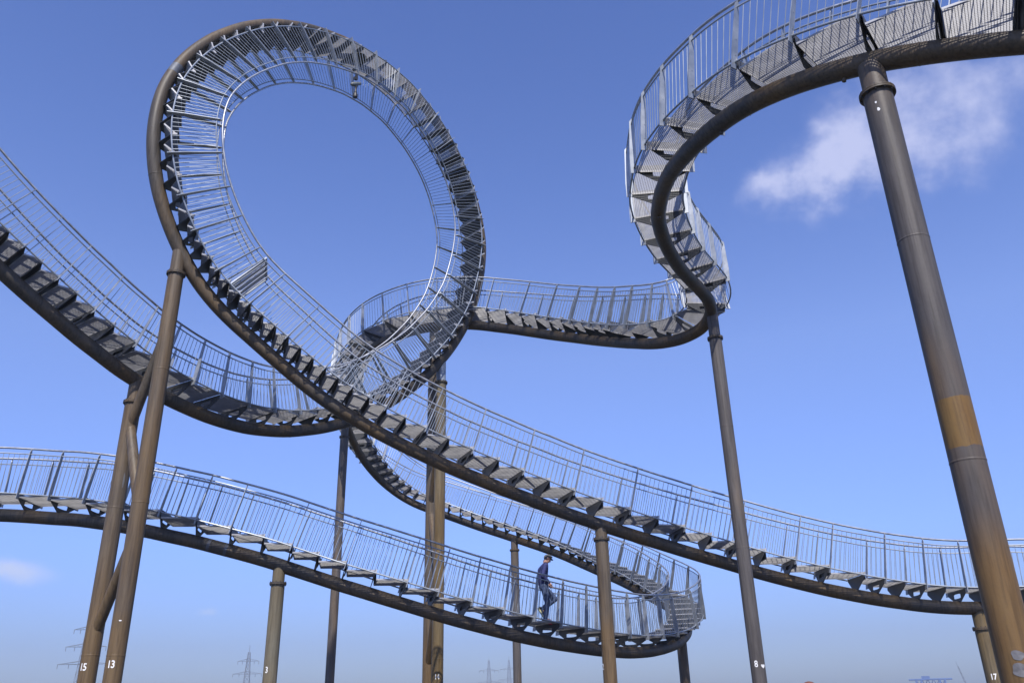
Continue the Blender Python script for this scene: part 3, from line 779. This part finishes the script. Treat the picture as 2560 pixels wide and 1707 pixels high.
def vox(name, chains, mat, parent, voxel=.011, it=3):
    """one continuous surface grown round chains of (point, radius) with a taper between joints; a radius may be (front, side, up)"""
    mb = MB(); n, m = 10, 7
    for ch in chains:
        for (p, r), (q, s) in zip(ch, ch[1:]) if len(ch) > 1 else [(ch[0], ch[0])]:
            p, q = V(p), V(q); r = V(r if isinstance(r, tuple) else (r,) * 3); s = V(s if isinstance(s, tuple) else (s,) * 3)
            k = max(1, int((q - p).length / (min(r.x, s.x) * .3)))
            for a in range(k + 1):
                c = p.lerp(q, a / k); e = r.lerp(s, a / k); vs = []; fs = []
                for x in range(m + 1):
                    th = math.pi * x / m
                    for y in range(n):
                        ph = 2 * math.pi * y / n; vs.append(V((c.x + e.x * math.sin(th) * math.cos(ph), c.y + e.y * math.sin(th) * math.sin(ph), c.z + e.z * math.cos(th))))
                for x in range(m):
                    for y in range(n): fs.append((x * n + y, (x + 1) * n + y, (x + 1) * n + (y + 1) % n, x * n + (y + 1) % n))
                mb.add(vs, fs)
    me = bpy.data.meshes.new(name); me.from_pydata([tuple(v) for v in mb.v], [], mb.f)
    bm = bmesh.new(); bm.from_mesh(me); bmesh.ops.remove_doubles(bm, verts=bm.verts, dist=1e-5); bmesh.ops.recalc_face_normals(bm, faces=bm.faces); bm.to_mesh(me); bm.free()
    o = bpy.data.objects.new(name, me); COL.objects.link(o)
    r_ = o.modifiers.new('r', 'REMESH'); r_.mode = 'VOXEL'; r_.voxel_size = voxel; r_.use_smooth_shade = True
    s_ = o.modifiers.new('s', 'SMOOTH'); s_.iterations = it; s_.factor = .5
    dg = bpy.context.evaluated_depsgraph_get(); dg.update()
    m2 = bpy.data.meshes.new_from_object(o.evaluated_get(dg)); bpy.data.objects.remove(o)
    m2.name = name; m2.materials.clear(); m2.materials.append(mat)
    for p in m2.polygons: p.use_smooth = True
    o = bpy.data.objects.new(name, m2); link(o, parent); return o
def hand(w, d, up, side):
    """palm and five curled fingers from wrist w along d; side = thumb side"""
    w, d, up = V(w), V(d).normalized(), V(up).normalized(); out = []
    s = d.cross(up).normalized() * side
    out.append([(tuple(w), .026), (tuple(w + d * .05), (.022, .022, .03)), (tuple(w + d * .08), .024)])
    for i, L in enumerate((.07, .078, .072, .056)):
        b = w + d * .085 + s * (.03 - .02 * i); out.append([(tuple(b - d * .03), .011), (tuple(b + d * L * .45), .0095), (tuple(b + d * L * .75 - up * L * .35), .0085), (tuple(b + d * L * .7 - up * L * .65), .0075)])
    t = w + d * .03 + s * .03; out.append([(tuple(t), .013), (tuple(t + s * .02 + d * .03), .011), (tuple(t + s * .018 + d * .06 - up * .015), .0095)])
    return out
def figure(t, J, cloth, legs_mat, hatted, shoe_l=None):
    L = lambda a, b, u: tuple(V(a).lerp(V(b), u))
    hc = V(J['head']); fw = V((math.cos(J['nod']), 0, -math.sin(J['nod']))); upv = V((math.sin(J['nod']), 0, math.cos(J['nod']))); H = lambda x, y, z: tuple(hc + fw * x + V((0, y, 0)) + upv * z)
    body = [[(J['pel'], (.11, .15, .11)), (J['wa'], (.1, .135, .1)), (J['ch'], (.11, .155, .12)), (J['nk'], .06), (H(-.02, 0, -.09), .055)],
            [(H(-.015, 0, .02), (.09, .073, .085))], [(H(.02, 0, -.03), (.06, .056, .07)), (H(.045, 0, -.085), (.03, .032, .022))],
            [(H(.082, 0, .0), .012), (H(.1, 0, -.028), .013)], [(H(.078, 0, -.055), (.012, .024, .009))]]
    for y in (-.074, .074): body.append([(H(-.01, y, .01), (.016, .008, .026)), (H(-.006, y, -.015), (.012, .007, .014))])
    for k in 'lr':
        sg = 1 if k == 'l' else -1
        body.append([(J['ch'], .1), (J['sh' + k], .052), (J['el' + k], .04), (J['wr' + k], .026)])
        dd = V(J['wr' + k]) - V(J['el' + k]); body += hand(J['wr' + k], dd + V((.05, 0, -.05)), V((1, 0, .3)), -sg)
        body.append([(J['pel'], .1), (J['hp' + k], .085), (J['kn' + k], .055), (L(J['kn' + k], J['an' + k], .35), .055), (J['an' + k], .038), (J['ft' + k], .035)])
    vox('body', body, M_SKIN, t, .009, 2)
    sw = [[(J['pel'], (.125, .165, .09)), (J['wa'], (.13, .165, .1)), (J['ch'], (.14, .18, .13)), (L(J['ch'], J['nk'], .7), (.1, .12, .07)), (J['nk'], (.075, .075, .05))]]
    for k in 'lr': sw.append([(L(J['ch'], J['sh' + k], .5), .115), (J['sh' + k], .078), (L(J['sh' + k], J['el' + k], .5), .066), (J['el' + k], .06), (L(J['el' + k], J['wr' + k], .92), .044)])
    vox('sweater', sw, cloth, t, .012, 4)
    tr = []
    for k in 'lr': tr.append([(J['pel'], (.12, .14, .1)), (J['hp' + k], .105), (L(J['hp' + k], J['kn' + k], .5), .088), (J['kn' + k], .073), (L(J['kn' + k], J['an' + k], .4), .07), (L(J['kn' + k], J['an' + k], .95), .06)])
    vox('jeans', tr, legs_mat, t, .012, 4)
    for k in 'lr':
        a, f = V(J['an' + k]), V(J['ft' + k]); d = (f - a); d.normalize(); dn = V(J['sole' + k]).normalized()
        so = vox('shoe', [[(tuple(a - d * .05 + dn * .04), .04), (tuple(a + d * .06 + dn * .03), .043), (tuple(a + d * .17 + dn * .045), .034)]], M_SHOE, t, .01, 2)
        vox('sole', [[(tuple(a - d * .06 + dn * .075), (.035, .038, .018)), (tuple(a + d * .17 + dn * .072), (.035, .036, .016))]], M_SOLE if k == 'l' else M_PINK, so, .009, 1)
    for y in (-.032, .032): vox('eye', [[(H(.078, y, .008), .0085)]], M_DARK, t, .004, 0)
    vox('eyebrow', [[(H(.083, -.045, .03), .005), (H(.087, -.02, .034), .005)], [(H(.083, .045, .03), .005), (H(.087, .02, .034), .005)]], M_GREYHAIR if hatted else M_HAIR, t, .004, 0)
    vox('mouth', [[(H(.086, -.02, -.052), .005), (H(.09, .0, -.05), .006), (H(.086, .02, -.052), .005)]], M_LIPS, t, .004, 0)
    if hatted:
        vox('hair', [[(H(-.045, 0, .0), (.06, .077, .07))]], M_GREYHAIR, t, .01, 1)
        cap = vox('cap', [[(H(-.03, 0, .055), (.09, .088, .05)), (H(.03, 0, .06), (.08, .082, .035))]], M_CAP, t, .01, 3)
        vox('peak', [[(H(.08, -.03, .04), (.03, .02, .008)), (H(.12, 0, .03), (.035, .045, .008)), (H(.08, .03, .04), (.03, .02, .008))]], M_CAP, cap, .006, 1)
    else:
        vox('hair', [[(H(-.03, 0, .035), (.095, .088, .08)), (H(-.06, 0, -.05), (.06, .08, .08))]], M_HAIR, t, .01, 2)
M_GREYHAIR = plain('grey_hair', (.12, .115, .11), .8); M_LIPS = plain('lips', (.35, .12, .1))
def person_walking(loc, yaw):
    t = thing('person', 'man in grey cap, navy sweater and jeans walking down the low walkway, head bent', 'person', loc)
    t.rotation_euler = (0, 0, yaw)
    J = dict(pel=(0, 0, .94), wa=(-.015, 0, 1.09), ch=(.0, 0, 1.28), nk=(.07, 0, 1.45), head=(.13, 0, 1.59), nod=.55,
             shl=(.04, .175, 1.38), ell=(-.03, .235, 1.13), wrl=(.14, .17, .98), shr=(.03, -.175, 1.38), elr=(-.05, -.235, 1.13), wrr=(.12, -.18, .96),
             hpl=(0, .085, .89), knl=(.30, .1, .6), anl=(-.03, .1, .36), ftl=(.06, .1, .2), solel=(-.85, 0, -.5),
             hpr=(0, -.085, .89), knr=(.07, -.09, .5), anr=(.0, -.09, .1), ftr=(.12, -.09, .06), soler=(0, 0, -1))
    figure(t, J, M_NAVY, M_JEAN, True); return t
def person_standing(loc, yaw):
    t = thing('person', 'visitor at the bottom edge, only the top of reddish brown hair showing', 'person', loc); t.rotation_euler = (0, 0, yaw)
    k = HEADZ / 1.76; c = lambda x, y, z: (x * k, y * k, z * k)
    J = dict(pel=c(0, 0, .95), wa=c(0, 0, 1.1), ch=c(0, 0, 1.3), nk=c(.01, 0, 1.48), head=c(.03, 0, 1.645), nod=.05,
             shl=c(0, .175, 1.4), ell=c(-.03, .23, 1.13), wrl=c(.03, .24, .9), shr=c(0, -.175, 1.4), elr=c(-.03, -.23, 1.13), wrr=c(.03, -.24, .9),
             hpl=c(0, .085, .9), knl=c(.02, .1, .5), anl=c(0, .1, .1), ftl=c(.12, .11, .06), solel=(0, 0, -1),
             hpr=c(0, -.085, .9), knr=c(.02, -.1, .5), anr=c(0, -.1, .1), ftr=c(.12, -.11, .06), soler=(0, 0, -1))
    figure(t, J, M_NAVY, M_JEAN, False); return t
p, tt, S, N = path2.at(MAN_D)
hd = V((-tt.x, -tt.y, 0)).normalized()
man = person_walking(p + N * (DECK + FOOTUP), math.atan2(hd.y, hd.x) - rad(28)); man.scale = (1.07, 1.12, 1.05)
# a visitor on the gravel well ahead
u = (2022 - 1280) / 2060; v = (853.5 - 1702) / 2060; dd = F + R * u + U * v
HD = 10.5; k_ = HD / math.hypot(dd.x, dd.y); tp = CAM + dd * k_; HEADZ = tp.z
person_standing((tp.x, tp.y, 0), rad(200))

if HAZE:
    mb = MB(); mb.box((0, 0, (HZ0 + HZ1) / 2), V((1, 0, 0)), V((0, 1, 0)), V((0, 0, 1)), 1060, 1060, (HZ1 - HZ0) / 2)
    m = bpy.data.materials.new('haze'); m.use_nodes = True; nt = m.node_tree; nt.nodes.clear()
    out = nt.nodes.new('ShaderNodeOutputMaterial'); pv = nt.nodes.new('ShaderNodeVolumePrincipled')
    pv.inputs['Color'].default_value = (.8, .87, .98, 1); pv.inputs['Density'].default_value = HAZE; pv.inputs['Anisotropy'].default_value = .2
    nt.links.new(pv.outputs[0], out.inputs['Volume'])
    o = mb.build('haze', m); o['kind'] = 'stuff'; o['label'] = 'thin bluish haze over the far plain'
